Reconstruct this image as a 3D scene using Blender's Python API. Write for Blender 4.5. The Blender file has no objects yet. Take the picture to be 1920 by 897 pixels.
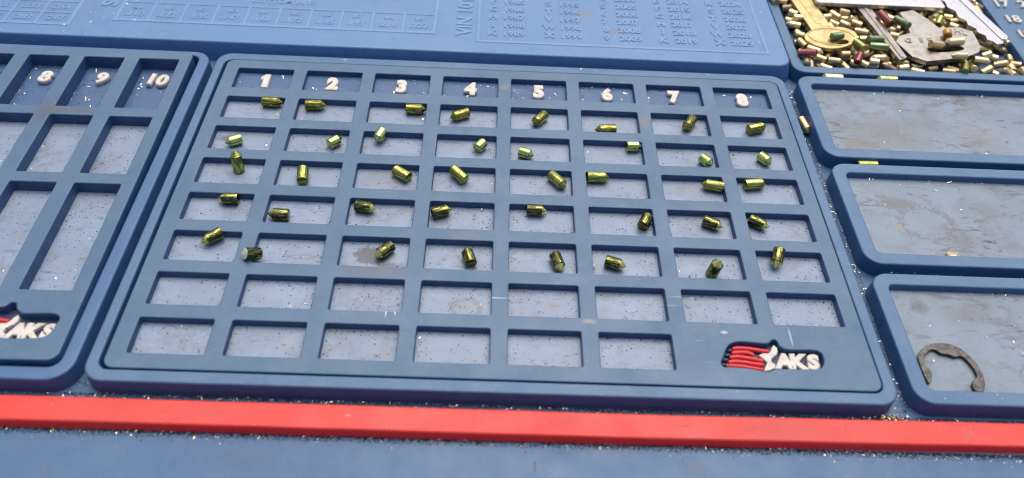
import bpy, bmesh, math, random
import numpy as np
from mathutils import Matrix, Vector
from mathutils.geometry import tessellate_polygon

# ------------------------------------------------------------------ camera, sky, sun, exposure
MM = 0.001
scene = bpy.context.scene
COL = scene.collection
PI = math.pi

cam_d = bpy.data.cameras.new('camera')
cam = bpy.data.objects.new('camera', cam_d)
COL.objects.link(cam)
cam_d.sensor_width = 36.0
cam_d.lens = 1541.31 / 1920 * 36.0
cam_d.clip_start = 0.005
cam_d.clip_end = 50
_r = ((0.9989576, 0.0076652, 0.0449988), (0.0362935, -0.7312514, -0.6811418), (0.0276843, 0.6820650, -0.7307674))
cam.matrix_world = Matrix(((_r[0][0], -_r[1][0], -_r[2][0], 75.299 * MM),
                           (_r[0][1], -_r[1][1], -_r[2][1], -200.445 * MM),
                           (_r[0][2], -_r[1][2], -_r[2][2], 145.557 * MM),
                           (0, 0, 0, 1)))
cam_d.dof.use_dof = True
cam_d.dof.focus_distance = 0.218
cam_d.dof.aperture_fstop = 15.0
scene.camera = cam

SUN_AZ = math.radians(14)        # from +Y towards +X: behind the mat, a little to the right
SUN_EL = math.radians(69)
world = bpy.data.worlds.new('World')
scene.world = world
world.use_nodes = True
wn = world.node_tree.nodes
wl = world.node_tree.links
bg = wn['Background']
sky = wn.new('ShaderNodeTexSky')
sky.sky_type = 'NISHITA'
sky.sun_disc = False
sky.sun_elevation = SUN_EL
sky.sun_rotation = SUN_AZ
sky.altitude = 50
sky.air_density = 0.45
sky.dust_density = 4.0
sky.ozone_density = 1.0
wl.new(sky.outputs['Color'], bg.inputs['Color'])
bg.inputs['Strength'].default_value = 0.15

sun_d = bpy.data.lights.new('sun', 'SUN')
sun_d.energy = 1.0
sun_d.angle = math.radians(74)
sun_d.color = (1.0, 0.96, 0.9)
sun = bpy.data.objects.new('sun', sun_d)
COL.objects.link(sun)
sdir = Vector((math.sin(SUN_AZ) * math.cos(SUN_EL), math.cos(SUN_AZ) * math.cos(SUN_EL), math.sin(SUN_EL)))
sun.rotation_euler = sdir.to_track_quat('Z', 'Y').to_euler()
sun.location = sdir

vs = scene.view_settings
vs.view_transform = 'Standard'
vs.look = 'None'
vs.exposure = 0.80
vs.gamma = 1.0
vs.use_curve_mapping = False
scene.cycles.use_denoising = True
scene.cycles.filter_width = 1.1

rng = random.Random(7)

# ------------------------------------------------------------------ materials
def srgb(r, g, b):
    f = lambda c: (c / 255 / 12.92) if c / 255 <= 0.04045 else ((c / 255 + 0.055) / 1.055) ** 2.4
    return (f(r), f(g), f(b), 1.0)

class NT:
    def __init__(self, name):
        self.m = bpy.data.materials.new(name)
        self.m.use_nodes = True
        self.t = self.m.node_tree
        self.n, self.l = self.t.nodes, self.t.links
        self.b = self.n['Principled BSDF']
        geo = self.n.new('ShaderNodeNewGeometry')
        self.pos = geo.outputs['Position']
        sx = self.n.new('ShaderNodeSeparateXYZ')
        self.l.new(geo.outputs['True Normal'], sx.inputs[0])
        self.nz = sx.outputs['Z']
    def link(self, a, b):
        self.l.new(a, b)
    def noise(self, scale, detail=3, rough=0.55, dist=0.0, vec=None):
        n = self.n.new('ShaderNodeTexNoise')
        n.inputs['Scale'].default_value = scale
        n.inputs['Detail'].default_value = detail
        n.inputs['Roughness'].default_value = rough
        n.inputs['Distortion'].default_value = dist
        self.link(vec or self.pos, n.inputs['Vector'])
        return n.outputs['Fac']
    def scaled(self, sx, sy, sz, rot=0.0, vec=None):
        n = self.n.new('ShaderNodeMapping')
        n.inputs['Scale'].default_value = (sx, sy, sz)
        n.inputs['Rotation'].default_value = (0, 0, rot)
        self.link(vec or self.pos, n.inputs['Vector'])
        return n.outputs['Vector']
    def ramp(self, fac, a, b, va=0.0, vb=1.0):
        n = self.n.new('ShaderNodeMapRange')
        n.inputs['From Min'].default_value = a
        n.inputs['From Max'].default_value = b
        n.inputs['To Min'].default_value = va
        n.inputs['To Max'].default_value = vb
        self.link(fac, n.inputs['Value'])
        return n.outputs['Result']
    def math(self, op, a, b):
        n = self.n.new('ShaderNodeMath')
        n.operation = op
        for i, v in enumerate((a, b)):
            if isinstance(v, (int, float)):
                n.inputs[i].default_value = v
            else:
                self.link(v, n.inputs[i])
        return n.outputs[0]
    def mix(self, fac, a, b):
        n = self.n.new('ShaderNodeMix')
        n.data_type = 'RGBA'
        for s, v in ((n.inputs['Factor'], fac), (n.inputs[6], a), (n.inputs[7], b)):
            if isinstance(v, (int, float, tuple)):
                s.default_value = v
            else:
                self.link(v, s)
        return n.outputs[2]
    def bump(self, h, strength, dist):
        n = self.n.new('ShaderNodeBump')
        n.inputs['Strength'].default_value = strength
        n.inputs['Distance'].default_value = dist
        self.link(h, n.inputs['Height'])
        self.link(n.outputs['Normal'], self.b.inputs['Normal'])
    def set(self, key, v):
        if isinstance(v, (int, float, tuple)):
            self.b.inputs[key].default_value = v
        else:
            self.link(v, self.b.inputs[key])
    def specks(self, scale, thr):
        n = self.n.new('ShaderNodeTexVoronoi')
        n.inputs['Scale'].default_value = scale
        self.link(self.pos, n.inputs['Vector'])
        return self.ramp(n.outputs['Distance'], thr, thr * 0.6)
    def blot(self, x, y, rx, ry, ring=0.0, soft=0.5):
        """stain with its own outline at a place on the tray (mm)"""
        v = self.n.new('ShaderNodeVectorMath'); v.operation = 'SUBTRACT'
        self.link(self.pos, v.inputs[0]); v.inputs[1].default_value = (x * MM, y * MM, -0.002)
        v2 = self.n.new('ShaderNodeVectorMath'); v2.operation = 'MULTIPLY'
        self.link(v.outputs[0], v2.inputs[0]); v2.inputs[1].default_value = (1 / (rx * MM), 1 / (ry * MM), 0)
        v3 = self.n.new('ShaderNodeVectorMath'); v3.operation = 'LENGTH'
        self.link(v2.outputs[0], v3.inputs[0])
        d = self.math('ADD', v3.outputs['Value'], self.ramp(self.noise(900, 3), 0.2, 0.8, -0.35, 0.35))
        if ring:
            d = self.math('ABSOLUTE', self.math('SUBTRACT', d, 1.0), 0)
            return self.ramp(d, ring, ring * 0.3)
        return self.ramp(d, 1.0 + soft / 2, 1.0 - soft / 2)

def rubber(name, col, dust, rough=0.5, dust_amt=0.35, speck=0.5, painted_side=None, blots=()):
    n = NT(name)
    big = n.ramp(n.noise(28, 4, 0.6, 0.4), 0.35, 0.7)
    fine = n.ramp(n.noise(420, 3, 0.65), 0.35, 0.75)
    c = n.mix(n.math('MULTIPLY', big, dust_amt), col, dust)
    c = n.mix(n.math('MULTIPLY', fine, dust_amt * 0.45), c, dust)
    mid = n.math('MULTIPLY', n.ramp(n.noise(170, 4, 0.65, 0.7), 0.5, 0.72), n.ramp(n.noise(22, 2), 0.4, 0.62))
    c = n.mix(n.math('MULTIPLY', mid, 0.4), c, tuple(v * 0.62 for v in col[:3]) + (1,))
    # faint pale scuffs
    sc = n.ramp(n.noise(1.0, 2, 0.5, 0.6, n.scaled(60, 900, 60, 0.5)), 0.68, 0.76)
    sc = n.math('MULTIPLY', sc, n.ramp(n.noise(45, 2), 0.52, 0.62))
    c = n.mix(n.math('MULTIPLY', sc, 0.22), c, srgb(190, 200, 215))
    # brownish greasy smears here and there
    gm = n.math('MULTIPLY', n.ramp(n.noise(65, 3, 0.6, 0.8), 0.66, 0.78), n.ramp(n.noise(500, 3), 0.4, 0.65))
    c = n.mix(n.math('MULTIPLY', gm, 0.6), c, srgb(88, 84, 80))
    # tiny pale lint
    sp = n.math('MULTIPLY', n.specks(900, 0.10), n.ramp(n.noise(160, 2), 0.5, 0.62))
    c = n.mix(n.math('MULTIPLY', sp, speck), c, srgb(215, 220, 228))
    for (x, y, rx, ry, ring, soft, amt, bc) in blots:
        c = n.mix(n.math('MULTIPLY', n.blot(x, y, rx, ry, ring, soft), amt), c, bc)
    if painted_side:                                   # tops paler for dust and painted sky sheen; upright faces take a painted-light tone
        c = n.mix(n.ramp(n.nz, 0.1, 0.55), n.mix(n.math('MULTIPLY', fine, 0.2), painted_side, dust), c)
    n.set('Base Color', c)
    n.set('Roughness', n.ramp(n.noise(120, 3), 0.3, 0.7, rough - 0.06, rough + 0.08))
    n.set('Specular IOR Level', 0.5)
    n.bump(n.noise(5200, 2, 0.6), 0.35, 0.00006)
    return n.m

def floor_mat(name, col, smudge, smear, blots=(), lo=0.6):
    n = NT(name)
    c = n.mix(n.ramp(n.noise(90, 4, 0.6, 0.5), 0.3, 0.72), col, tuple(v * 0.8 for v in col[:3]) + (1,))
    sm = n.math('MULTIPLY', n.ramp(n.noise(75, 5, 0.62, 1.4), 0.5, 0.74), n.ramp(n.noise(700, 4, 0.7), 0.35, 0.65))
    c = n.mix(n.math('MULTIPLY', sm, smudge), c, srgb(88, 86, 84))
    st = n.ramp(n.noise(1.0, 4, 0.6, 1.2, n.scaled(110, 420, 100, 0.35)), lo, lo + 0.16)
    st = n.math('MULTIPLY', st, n.ramp(n.noise(40, 2), 0.45, 0.6))
    c = n.mix(n.math('MULTIPLY', st, smear), c, srgb(70, 70, 72))
    fs = n.ramp(n.noise(1.0, 5, 0.65, 0.8, n.scaled(300, 760, 250, 0.5)), 0.56, 0.70)
    fs = n.math('MULTIPLY', fs, n.ramp(n.noise(48, 3, 0.6, 0.8), 0.44, 0.62))
    c = n.mix(n.math('MULTIPLY', fs, smear), c, srgb(52, 52, 52))
    br = n.math('MULTIPLY', n.ramp(n.noise(110, 3, 0.6, 0.6), 0.66, 0.8), smudge)
    c = n.mix(br, c, srgb(104, 103, 100))
    for (x, y, rx, ry, ring, soft, amt, bc) in blots:
        c = n.mix(n.math('MULTIPLY', n.blot(x, y, rx, ry, ring, soft), amt), c, bc)
    n.set('Base Color', c)
    n.set('Roughness', n.ramp(n.noise(150, 3), 0.3, 0.7, 0.4, 0.52))
    n.bump(n.noise(3800, 2, 0.6), 0.25, 0.00005)
    return n.m

def plain(name, col, rough=0.5, metal=0.0, var=0.15, scale=300, bump=0.0):
    n = NT(name)
    c = n.mix(n.ramp(n.noise(scale, 3), 0.3, 0.7), col, tuple(v * (1 - var) for v in col[:3]) + (1,))
    n.set('Base Color', c)
    n.set('Roughness', rough)
    n.set('Metallic', metal)
    if bump:
        n.bump(n.noise(scale * 6, 2), bump, 0.00005)
    return n.m

def metal(name, col, worn, wear, rough=0.28, scale=900, dark_rough=0.5, turned=True):
    """plated metal whose finish is worn through in streaks and patches"""
    n = NT(name)
    tc = n.n.new('ShaderNodeTexCoord')
    oi = n.n.new('ShaderNodeObjectInfo')
    off = n.n.new('ShaderNodeVectorMath'); off.operation = 'ADD'
    comb = n.n.new('ShaderNodeCombineXYZ')
    for i in range(3):
        n.link(n.math('MULTIPLY', oi.outputs['Random'], 0.37 + 0.11 * i), comb.inputs[i])
    n.link(tc.outputs['Object'], off.inputs[0]); n.link(comb.outputs[0], off.inputs[1])
    mp = n.n.new('ShaderNodeMapping'); mp.inputs['Scale'].default_value = (0.16 if turned else 1, 1, 1)
    n.link(off.outputs[0], mp.inputs['Vector'])
    p = n.ramp(n.noise(scale, 4, 0.68, 0.4, mp.outputs[0]), 0.58 - wear * 0.22, 0.66 - wear * 0.22)
    c = n.mix(p, col, worn)
    n.set('Base Color', c)
    n.set('Metallic', 1.0)
    n.set('Roughness', n.ramp(p, 0, 1, rough, dark_rough))
    mr = n.n.new('ShaderNodeMapping'); mr.inputs['Scale'].default_value = (3.2, 0.25, 0.25)   # turning marks round the axis
    n.link(off.outputs[0], mr.inputs['Vector'])
    if turned:
        n.bump(n.noise(1500, 3, 0.6, 0, mr.outputs[0]), 0.10, 0.00005)
    else:
        n.bump(n.noise(2500, 3, 0.6, 0, off.outputs[0]), 0.10, 0.00005)
    return n.m

BLUE = srgb(56, 92, 150)
M_base = rubber('blue_rubber_base', srgb(48, 83, 119), srgb(78, 108, 134), 0.5, 0.5, 0.35, None, (
    (86.0, -122.0, 0.22, 1.3, 0, 0.7, 0.75, srgb(34, 36, 44)), (118.0, -121.5, 2.2, 1.2, 0, 1.2, 0.4, srgb(74, 76, 80)), (30.0, -122.5, 6.0, 1.8, 0, 1.4, 0.3, srgb(40, 58, 86))))
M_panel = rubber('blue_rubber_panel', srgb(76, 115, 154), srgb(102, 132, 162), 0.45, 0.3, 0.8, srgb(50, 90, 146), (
    (103.5, 35.0, 2.4, 2.2, 0, 1.3, 0.5, srgb(110, 104, 98)), (113.5, 25.5, 4.5, 1.5, 0, 1.3, 0.5, srgb(112, 106, 96)), (99.0, 31.0, 5.0, 3.0, 0, 1.4, 0.3, srgb(104, 108, 116)),
    (126.0, 14.0, 1.6, 0.8, 0, 1.2, 0.4, srgb(90, 92, 100)), (10.0, 27.0, 4.0, 1.0, 0, 1.3, 0.3, srgb(96, 100, 110)), (-60.0, 22.0, 12.0, 5.0, 0, 1.5, 0.25, srgb(84, 98, 122))))
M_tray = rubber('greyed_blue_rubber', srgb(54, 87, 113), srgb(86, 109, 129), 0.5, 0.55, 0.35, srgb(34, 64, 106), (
    (78.2, -3.9, 1.4, 1.1, 0, 0.9, 0.55, srgb(120, 110, 96)), (92.5, 2.4, 5.0, 0.8, 0, 1.2, 0.4, srgb(104, 100, 96)),
    (-45.8, -24.6, 2.4, 4.6, 0, 1.2, 0.55, srgb(74, 74, 74)), (-39.0, -23.8, 6.0, 1.2, 0, 1.1, 0.55, srgb(78, 76, 70)),
    (48.5, -76.6, 6.0, 1.2, 0, 1.2, 0.5, srgb(92, 88, 84)), (98.2, -88.8, 1.3, 0.6, 0, 0.9, 0.5, srgb(150, 140, 124)),
    (118.0, -17.5, 1.2, 2.2, 0, 1.0, 0.45, srgb(120, 108, 100)), (68.0, -64.0, 4.0, 1.0, 0, 1.1, 0.4, srgb(96, 96, 92)),
    (53.0, -88.2, 0.16, 1.1, 0, 0.8, 0.7, srgb(196, 206, 220)), (55.0, -88.0, 0.16, 0.9, 0, 0.8, 0.7, srgb(196, 206, 220)),
    (77.7, -83.0, 1.9, 0.16, 0, 0.8, 0.6, srgb(190, 200, 214)), (143.0, -91.2, 0.2, 2.2, 0, 0.8, 0.5, srgb(180, 192, 208)),
    (128.2, -90.6, 0.7, 0.35, 0, 0.8, 0.55, srgb(190, 200, 214)), (137.8, -39.0, 5.0, 0.8, 0, 1.2, 0.3, srgb(100, 100, 98))))
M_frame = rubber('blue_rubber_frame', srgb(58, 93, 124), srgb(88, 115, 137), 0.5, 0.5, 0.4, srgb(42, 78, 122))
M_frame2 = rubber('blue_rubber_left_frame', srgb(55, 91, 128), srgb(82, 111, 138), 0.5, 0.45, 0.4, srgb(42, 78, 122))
M_well = rubber('deep_blue_rubber', srgb(52, 82, 118), srgb(80, 104, 132), 0.5, 0.3, 1.0)
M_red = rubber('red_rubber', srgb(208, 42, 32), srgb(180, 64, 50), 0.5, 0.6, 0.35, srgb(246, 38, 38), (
    (117.0, -113.2, 0.9, 0.18, 0, 0.8, 0.6, srgb(120, 30, 30)), (60.5, -112.4, 0.5, 0.2, 0, 0.8, 0.5, srgb(130, 40, 36)), (150.5, -112.0, 0.16, 0.8, 0, 0.8, 0.5, srgb(130, 34, 32)),
    (20.0, -113.6, 7.0, 1.6, 0, 1.3, 0.25, srgb(150, 60, 52)), (95.0, -112.6, 9.0, 1.5, 0, 1.3, 0.25, srgb(150, 56, 48)), (140.0, -113.5, 8.0, 1.8, 0, 1.3, 0.3, srgb(140, 56, 50)), (48.0, -113.0, 0.5, 0.25, 0, 0.8, 0.5, srgb(232, 150, 140))))
M_floor = floor_mat('grey_cell_floor', srgb(123, 140, 158), 0.75, 0.55, (
    (47.4, -69.8, 4.1, 2.8, 0, 0.3, 0.88, srgb(74, 73, 78)),
    (52.0, -72.8, 3.4, 0.9, 0, 0.7, 0.6, srgb(74, 68, 66)),
    (31.0, -71.0, 3.2, 0.55, 0.45, 0, 0.55, srgb(112, 96, 88)),
    (70.5, -84.8, 3.2, 2.6, 0.3, 0, 0.55, srgb(104, 96, 86)),
    (69.3, -84.2, 2.8, 1.6, 0, 0.9, 0.25, srgb(120, 112, 98)),
    (90.3, -83.2, 1.5, 1.0, 0, 0.8, 0.5, srgb(128, 112, 88)),
    (4.0, -29.3, 3.0, 1.2, 0, 0.9, 0.75, srgb(70, 70, 74)),
    (32.5, -96.0, 1.5, 1.3, 0, 0.9, 0.22, srgb(160, 140, 122)),
    (130.0, -42.5, 5.5, 1.6, 0, 0.9, 0.35, srgb(120, 108, 104)),
    (50.0, -44.0, 4.5, 2.0, 0, 0.9, 0.3, srgb(120, 112, 108)),
))
M_floor2 = floor_mat('grey_compartment_floor', srgb(114, 130, 142), 1.0, 0.95, (
    (179.5, -21.0, 4.5, 2.4, 0, 0.5, 0.75, srgb(108, 104, 94)),
    (188.0, -15.5, 9.0, 6.0, 0, 1.4, 0.6, srgb(100, 98, 94)),
    (216.0, -16.0, 6.0, 5.0, 0, 1.0, 0.3, srgb(120, 114, 98)),
    (188.0, -52.0, 6.8, 5.6, 0.16, 0, 0.5, srgb(80, 80, 80)),
    (182.5, -45.0, 5.0, 2.0, 0, 0.9, 0.75, srgb(92, 90, 86)),
    (180.0, -54.0, 1.4, 0.7, 0, 0.8, 0.5, srgb(140, 112, 74)),
    (176.5, -79.5, 1.8, 2.0, 0, 0.9, 0.6, srgb(74, 74, 74)),
    (186.0, -81.0, 5.0, 3.0, 0, 1.4, 0.35, srgb(80, 80, 80)),
    (200.0, -10.0, 7.0, 4.0, 0, 1.4, 0.25, srgb(84, 82, 78)),
    (176.0, -12.0, 4.0, 3.0, 0, 1.4, 0.35, srgb(84, 82, 80)),
    (196.0, -58.0, 5.0, 3.0, 0, 1.4, 0.4, srgb(76, 74, 70)),
    (206.0, -46.0, 5.0, 3.0, 0, 1.4, 0.35, srgb(80, 78, 74)),
), 0.53)
M_white = plain('cream_rubber', srgb(206, 200, 187), 0.55, 0, 0.28, 500, 0.2)
M_redl = plain('logo_red_rubber', srgb(196, 36, 38), 0.42, 0, 0.15, 500, 0.15)
M_navy = plain('navy_rubber', srgb(36, 48, 84), 0.5, 0, 0.3, 500, 0.2)
M_p1 = metal('olive_gold_plate', (0.44, 0.41, 0.09, 1), (0.10, 0.10, 0.028, 1), 0.55, 0.17, 3000)
M_p2 = metal('pale_green_plate', (0.50, 0.57, 0.19, 1), (0.18, 0.25, 0.07, 1), 0.3, 0.17, 3000)
M_p3 = metal('gold_green_plate', (0.46, 0.45, 0.12, 1), (0.15, 0.17, 0.045, 1), 0.5, 0.22, 3000)
M_p4 = metal('worn_dark_gold_plate', (0.46, 0.43, 0.11, 1), (0.065, 0.068, 0.028, 1), 0.85, 0.18, 3600, 0.22)
M_tip = metal('bright_gold_tip', (0.78, 0.69, 0.22, 1), (0.4, 0.35, 0.1, 1), 0.3, 0.22, 2200)
M_flash = metal('painted_glint_tip', (0.95, 0.92, 0.68, 1), (0.85, 0.8, 0.5, 1), 0.1, 0.5, 2200, 0.45)  # sky glint on the propped pin's tip, painted in as pale metal
M_tip2 = metal('bright_green_tip', (0.48, 0.56, 0.22, 1), (0.14, 0.22, 0.07, 1), 0.2, 0.26, 2200)
M_brass = metal('raw_brass', (0.66, 0.51, 0.25, 1), (0.46, 0.34, 0.17, 1), 0.35, 0.34, 500, 0.42)
M_brass2 = metal('pale_brass', (0.72, 0.60, 0.34, 1), (0.52, 0.41, 0.23, 1), 0.3, 0.38, 500, 0.45)
M_brass3 = metal('dull_brass', (0.48, 0.37, 0.22, 1), (0.32, 0.24, 0.15, 1), 0.4, 0.45, 500, 0.5)
M_keybrass = metal('tarnished_key_brass', (0.52, 0.43, 0.2, 1), (0.4, 0.32, 0.15, 1), 0.5, 0.42, 300, 0.48, False)
M_pink = metal('pink_plate', (0.44, 0.15, 0.13, 1), (0.28, 0.10, 0.09, 1), 0.3, 0.35)
M_maroon = metal('maroon_plate', (0.24, 0.08, 0.075, 1), (0.14, 0.055, 0.05, 1), 0.4, 0.4)
M_green = metal('green_plate', (0.20, 0.27, 0.14, 1), (0.12, 0.16, 0.08, 1), 0.3, 0.35)
M_olive = metal('olive_plate', (0.30, 0.32, 0.10, 1), (0.16, 0.16, 0.06, 1), 0.3, 0.4)
M_copper = metal('coppery_brass', (0.6, 0.30, 0.10, 1), (0.35, 0.18, 0.07, 1), 0.3, 0.3)
M_nickel = metal('nickel_silver', (0.36, 0.335, 0.29, 1), (0.28, 0.26, 0.22, 1), 0.4, 0.4, 300, 0.46, False)
M_bright = metal('bright_nickel', (0.60, 0.585, 0.56, 1), (0.48, 0.465, 0.44, 1), 0.2, 0.34, 300, 0.4, False)
M_steel = metal('dull_brown_steel', (0.095, 0.09, 0.085, 1), (0.07, 0.067, 0.064, 1), 0.5, 0.36, 900, 0.55, False)
M_chip = metal('brass_chip', (0.55, 0.44, 0.27, 1), (0.36, 0.25, 0.14, 1), 0.3, 0.3)
M_chip2 = metal('silver_chip', (0.8, 0.78, 0.74, 1), (0.5, 0.48, 0.45, 1), 0.35, 0.3)
M_grit = plain('dark_grit', srgb(34, 32, 32), 0.7, 0, 0.4, 900)
M_lint = plain('pale_lint', srgb(172, 178, 186), 0.7, 0, 0.2, 900)

# ------------------------------------------------------------------ mesh helpers (all dimensions in mm)
def mesh_from(name, verts, faces, mat, smooth=None):
    me = bpy.data.meshes.new(name)
    me.from_pydata([(x * MM, y * MM, z * MM) for x, y, z in verts], [], faces)
    me.materials.append(mat)
    if smooth is not None:
        me.polygons.foreach_set('use_smooth', [True] * len(me.polygons))
        me.set_sharp_from_angle(angle=math.radians(smooth))
    me.update()
    return me

def add(name, me, parent=None):
    o = bpy.data.objects.new(name, me)
    COL.objects.link(o)
    if parent is not None:
        o.parent = parent
    return o

def tag(o, label, cat=None, group=None, kind=None):
    o['label'] = label
    if cat:
        o['category'] = cat
    if group:
        o['group'] = group
    if kind:
        o['kind'] = kind
    return o

def empty(name, loc=(0, 0, 0), rz=0.0):
    o = bpy.data.objects.new(name, None)
    o.empty_display_size = 0.005
    COL.objects.link(o)
    o.location = Vector(loc) * MM
    o.rotation_euler = (0, 0, rz)
    return o

def area2(L):
    return sum(L[i - 1][0] * L[i][1] - L[i][0] * L[i - 1][1] for i in range(len(L)))

def ccw(L):
    return list(L) if area2(L) > 0 else list(reversed(L))

def cw(L):
    return list(reversed(ccw(L)))

def offset(L, d):
    """move each vertex to the left of the walking direction"""
    n = len(L); out = []
    for i in range(n):
        p0, p1, p2 = Vector(L[i - 1][:2]), Vector(L[i][:2]), Vector(L[(i + 1) % n][:2])
        a, b = (p1 - p0), (p2 - p1)
        if a.length < 1e-9: a = b
        if b.length < 1e-9: b = a
        a.normalize(); b.normalize()
        na, nb = Vector((-a.y, a.x)), Vector((-b.y, b.x))
        m = na + nb
        if m.length < 1e-6: m = na
        m.normalize()
        k = d / max(0.45, m.dot(na))
        out.append((p1.x + m.x * k, p1.y + m.y * k))
    return out

def rrect(x0, y0, x1, y1, r=0.0, n=5):
    if r <= 0:
        return [(x0, y0), (x1, y0), (x1, y1), (x0, y1)]
    pts = []
    for cx, cy, a in ((x1 - r, y0 + r, -90), (x1 - r, y1 - r, 0), (x0 + r, y1 - r, 90), (x0 + r, y0 + r, 180)):
        for i in range(n + 1):
            t = math.radians(a + 90 * i / n)
            pts.append((cx + r * math.cos(t), cy + r * math.sin(t)))
    return pts

def smooth_loop(L, it=2):
    """Chaikin corner cutting for hand traced outlines"""
    for _ in range(it):
        o = []
        for i in range(len(L)):
            a, b = L[i], L[(i + 1) % len(L)]
            o += [(a[0] * .75 + b[0] * .25, a[1] * .75 + b[1] * .25), (a[0] * .25 + b[0] * .75, a[1] * .25 + b[1] * .75)]
        L = o
    return L

def plate_mesh(name, outer, holes, z0, z1, bev, mat, bottom=False, draft=0.0, seg=3):
    """solid plate with holes, rounded top edges"""
    loops = [offset(L, -(draft + 0.4 * bev)) for L in [ccw(outer)] + [cw(h) for h in holes]]   # outlines are measured at the top edge
    verts, faces = [], []
    t0 = math.atan2(draft, z1 - z0)
    prof = [(0.0, z0), (draft, z1 - bev + bev * math.sin(t0))]
    for k in range(1, seg + 1):
        t = t0 + (PI / 2 - t0) * k / seg
        prof.append((draft + bev * (math.cos(t0) - math.cos(t)), z1 - bev + bev * math.sin(t)))
    caps = []
    for L in loops:
        rings = []
        for d, z in prof:
            P = offset(L, d) if d > 1e-9 else L
            rings.append(range(len(verts), len(verts) + len(P)))
            verts += [(p[0], p[1], z) for p in P]
        n = len(L)
        for a, b in zip(rings[:-1], rings[1:]):
            for i in range(n):
                j = (i + 1) % n
                faces.append((a[i], a[j], b[j], b[i]))
        caps.append(rings[-1])
    idx = [i for c in caps for i in c]
    tris = tessellate_polygon([[Vector((verts[i][0], verts[i][1], 0)) for i in c] for c in caps])
    for t in tris:
        f = [idx[i] for i in t]
        a, b, c = (verts[i] for i in f)
        s = (b[0] - a[0]) * (c[1] - a[1]) - (b[1] - a[1]) * (c[0] - a[0])
        faces.append(tuple(f) if s > 0 else (f[0], f[2], f[1]))
    if bottom:
        bi = [list(range(0, len(loops[0])))]
        faces.append(tuple(reversed(bi[0])))
    return mesh_from(name, verts, faces, mat)

def plate(name, outer, holes, z0, z1, bev, mat, parent=None, **k):
    return add(name, plate_mesh(name, outer, holes, z0, z1, bev, mat, **k), parent)

def lathe(prof, n=24, axis='x'):
    verts, faces, rings = [], [], []
    for s, r in prof:
        if r < 1e-6:
            rings.append([len(verts)]); verts.append((s, 0, 0))
        else:
            rings.append(list(range(len(verts), len(verts) + n)))
            verts += [(s, r * math.cos(2 * PI * i / n), r * math.sin(2 * PI * i / n)) for i in range(n)]
    for a, b in zip(rings[:-1], rings[1:]):
        for i in range(n):
            j = (i + 1) % n
            if len(a) == 1:
                faces.append((a[0], b[j], b[i]))
            elif len(b) == 1:
                faces.append((a[i], a[j], b[0]))
            else:
                faces.append((a[i], a[j], b[j], b[i]))
    return verts, [tuple(reversed(f)) for f in faces]

def text_mesh(name, body, size, mat, extrude=0.2, bevel=0.05, grow=0.0, res=2, spacing=1.0, shear=0.0, cap=None):
    """letters centred on the origin, bottom at z=0 (mm); cap rescales to a given letter height"""
    cu = bpy.data.curves.new(name + '_curve', 'FONT')
    cu.body = body
    cu.size = size
    cu.align_x = 'CENTER'; cu.align_y = 'CENTER'
    cu.extrude = extrude
    cu.bevel_depth = bevel
    cu.bevel_resolution = res
    cu.offset = grow - bevel
    cu.space_character = spacing
    cu.shear = shear
    cu.resolution_u = 4
    ob = bpy.data.objects.new(name + '_tmp', cu)
    COL.objects.link(ob)
    dg = bpy.context.evaluated_depsgraph_get()
    dg.update()
    me = bpy.data.meshes.new_from_object(ob.evaluated_get(dg))
    bpy.data.objects.remove(ob)
    bpy.data.curves.remove(cu)
    me.name = name
    co = np.empty(len(me.vertices) * 3); me.vertices.foreach_get('co', co); co = co.reshape(-1, 3)
    co[:, 0] -= (co[:, 0].min() + co[:, 0].max()) / 2
    co[:, 1] -= (co[:, 1].min() + co[:, 1].max()) / 2
    if cap:
        co[:, :2] *= cap / (co[:, 1].max() - co[:, 1].min())
    co[:, 2] -= co[:, 2].min()
    co *= MM
    me.vertices.foreach_set('co', co.ravel())
    me.materials.clear(); me.materials.append(mat)
    me.polygons.foreach_set('use_smooth', [True] * len(me.polygons))
    me.set_sharp_from_angle(angle=math.radians(40))
    me.update()
    return me

def text(name, body, x, y, z, size, mat, parent, rz=0.0, **k):
    o = add(name, text_mesh(name, body, size, mat, **k), parent)
    o.location = Vector((x, y, z)) * MM
    o.rotation_euler = (0, 0, rz)
    return o

def tube(name, pts, rad, z, mat, parent, n=8, flat=0.8, closed_ends=True):
    """rounded bar along a polyline lying at height z"""
    verts, faces, rings = [], [], []
    m = len(pts)
    for i, (x, y) in enumerate(pts):
        a = Vector(pts[max(0, i - 1)]); b = Vector(pts[min(m - 1, i + 1)])
        d = (b - a).normalized(); nx, ny = -d.y, d.x
        r = rad[i] if isinstance(rad, (list, tuple)) else rad
        rings.append(list(range(len(verts), len(verts) + n)))
        for k in range(n):
            t = 2 * PI * k / n
            verts.append((x + nx * r * math.cos(t), y + ny * r * math.cos(t), z + flat * r * math.sin(t)))
    for a, b in zip(rings[:-1], rings[1:]):
        for k in range(n):
            j = (k + 1) % n
            faces.append((a[k], b[k], b[j], a[j]))
    faces.append(tuple(rings[0])); faces.append(tuple(reversed(rings[-1])))
    return add(name, mesh_from(name, verts, faces, mat, 50), parent)

def box_mesh(name, x0, y0, z0, x1, y1, z1, mat):
    v = [(x, y, z) for z in (z0, z1) for x, y in ((x0, y0), (x1, y0), (x1, y1), (x0, y1))]
    f = [(0, 3, 2, 1), (4, 5, 6, 7), (0, 1, 5, 4), (1, 2, 6, 5), (2, 3, 7, 6), (3, 0, 4, 7)]
    return mesh_from(name, v, f, mat)

# ------------------------------------------------------------------ the mat
ZB = -4.5
mat = empty('work_mat', (0, 0, -8))
tag(mat, 'large blue rubber work mat with moulded compartments, raised charts and a red stripe', 'mat')
def on_mat(o):
    o.location = o.location + Vector((0, 0, 8)) * MM
    return o

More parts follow.
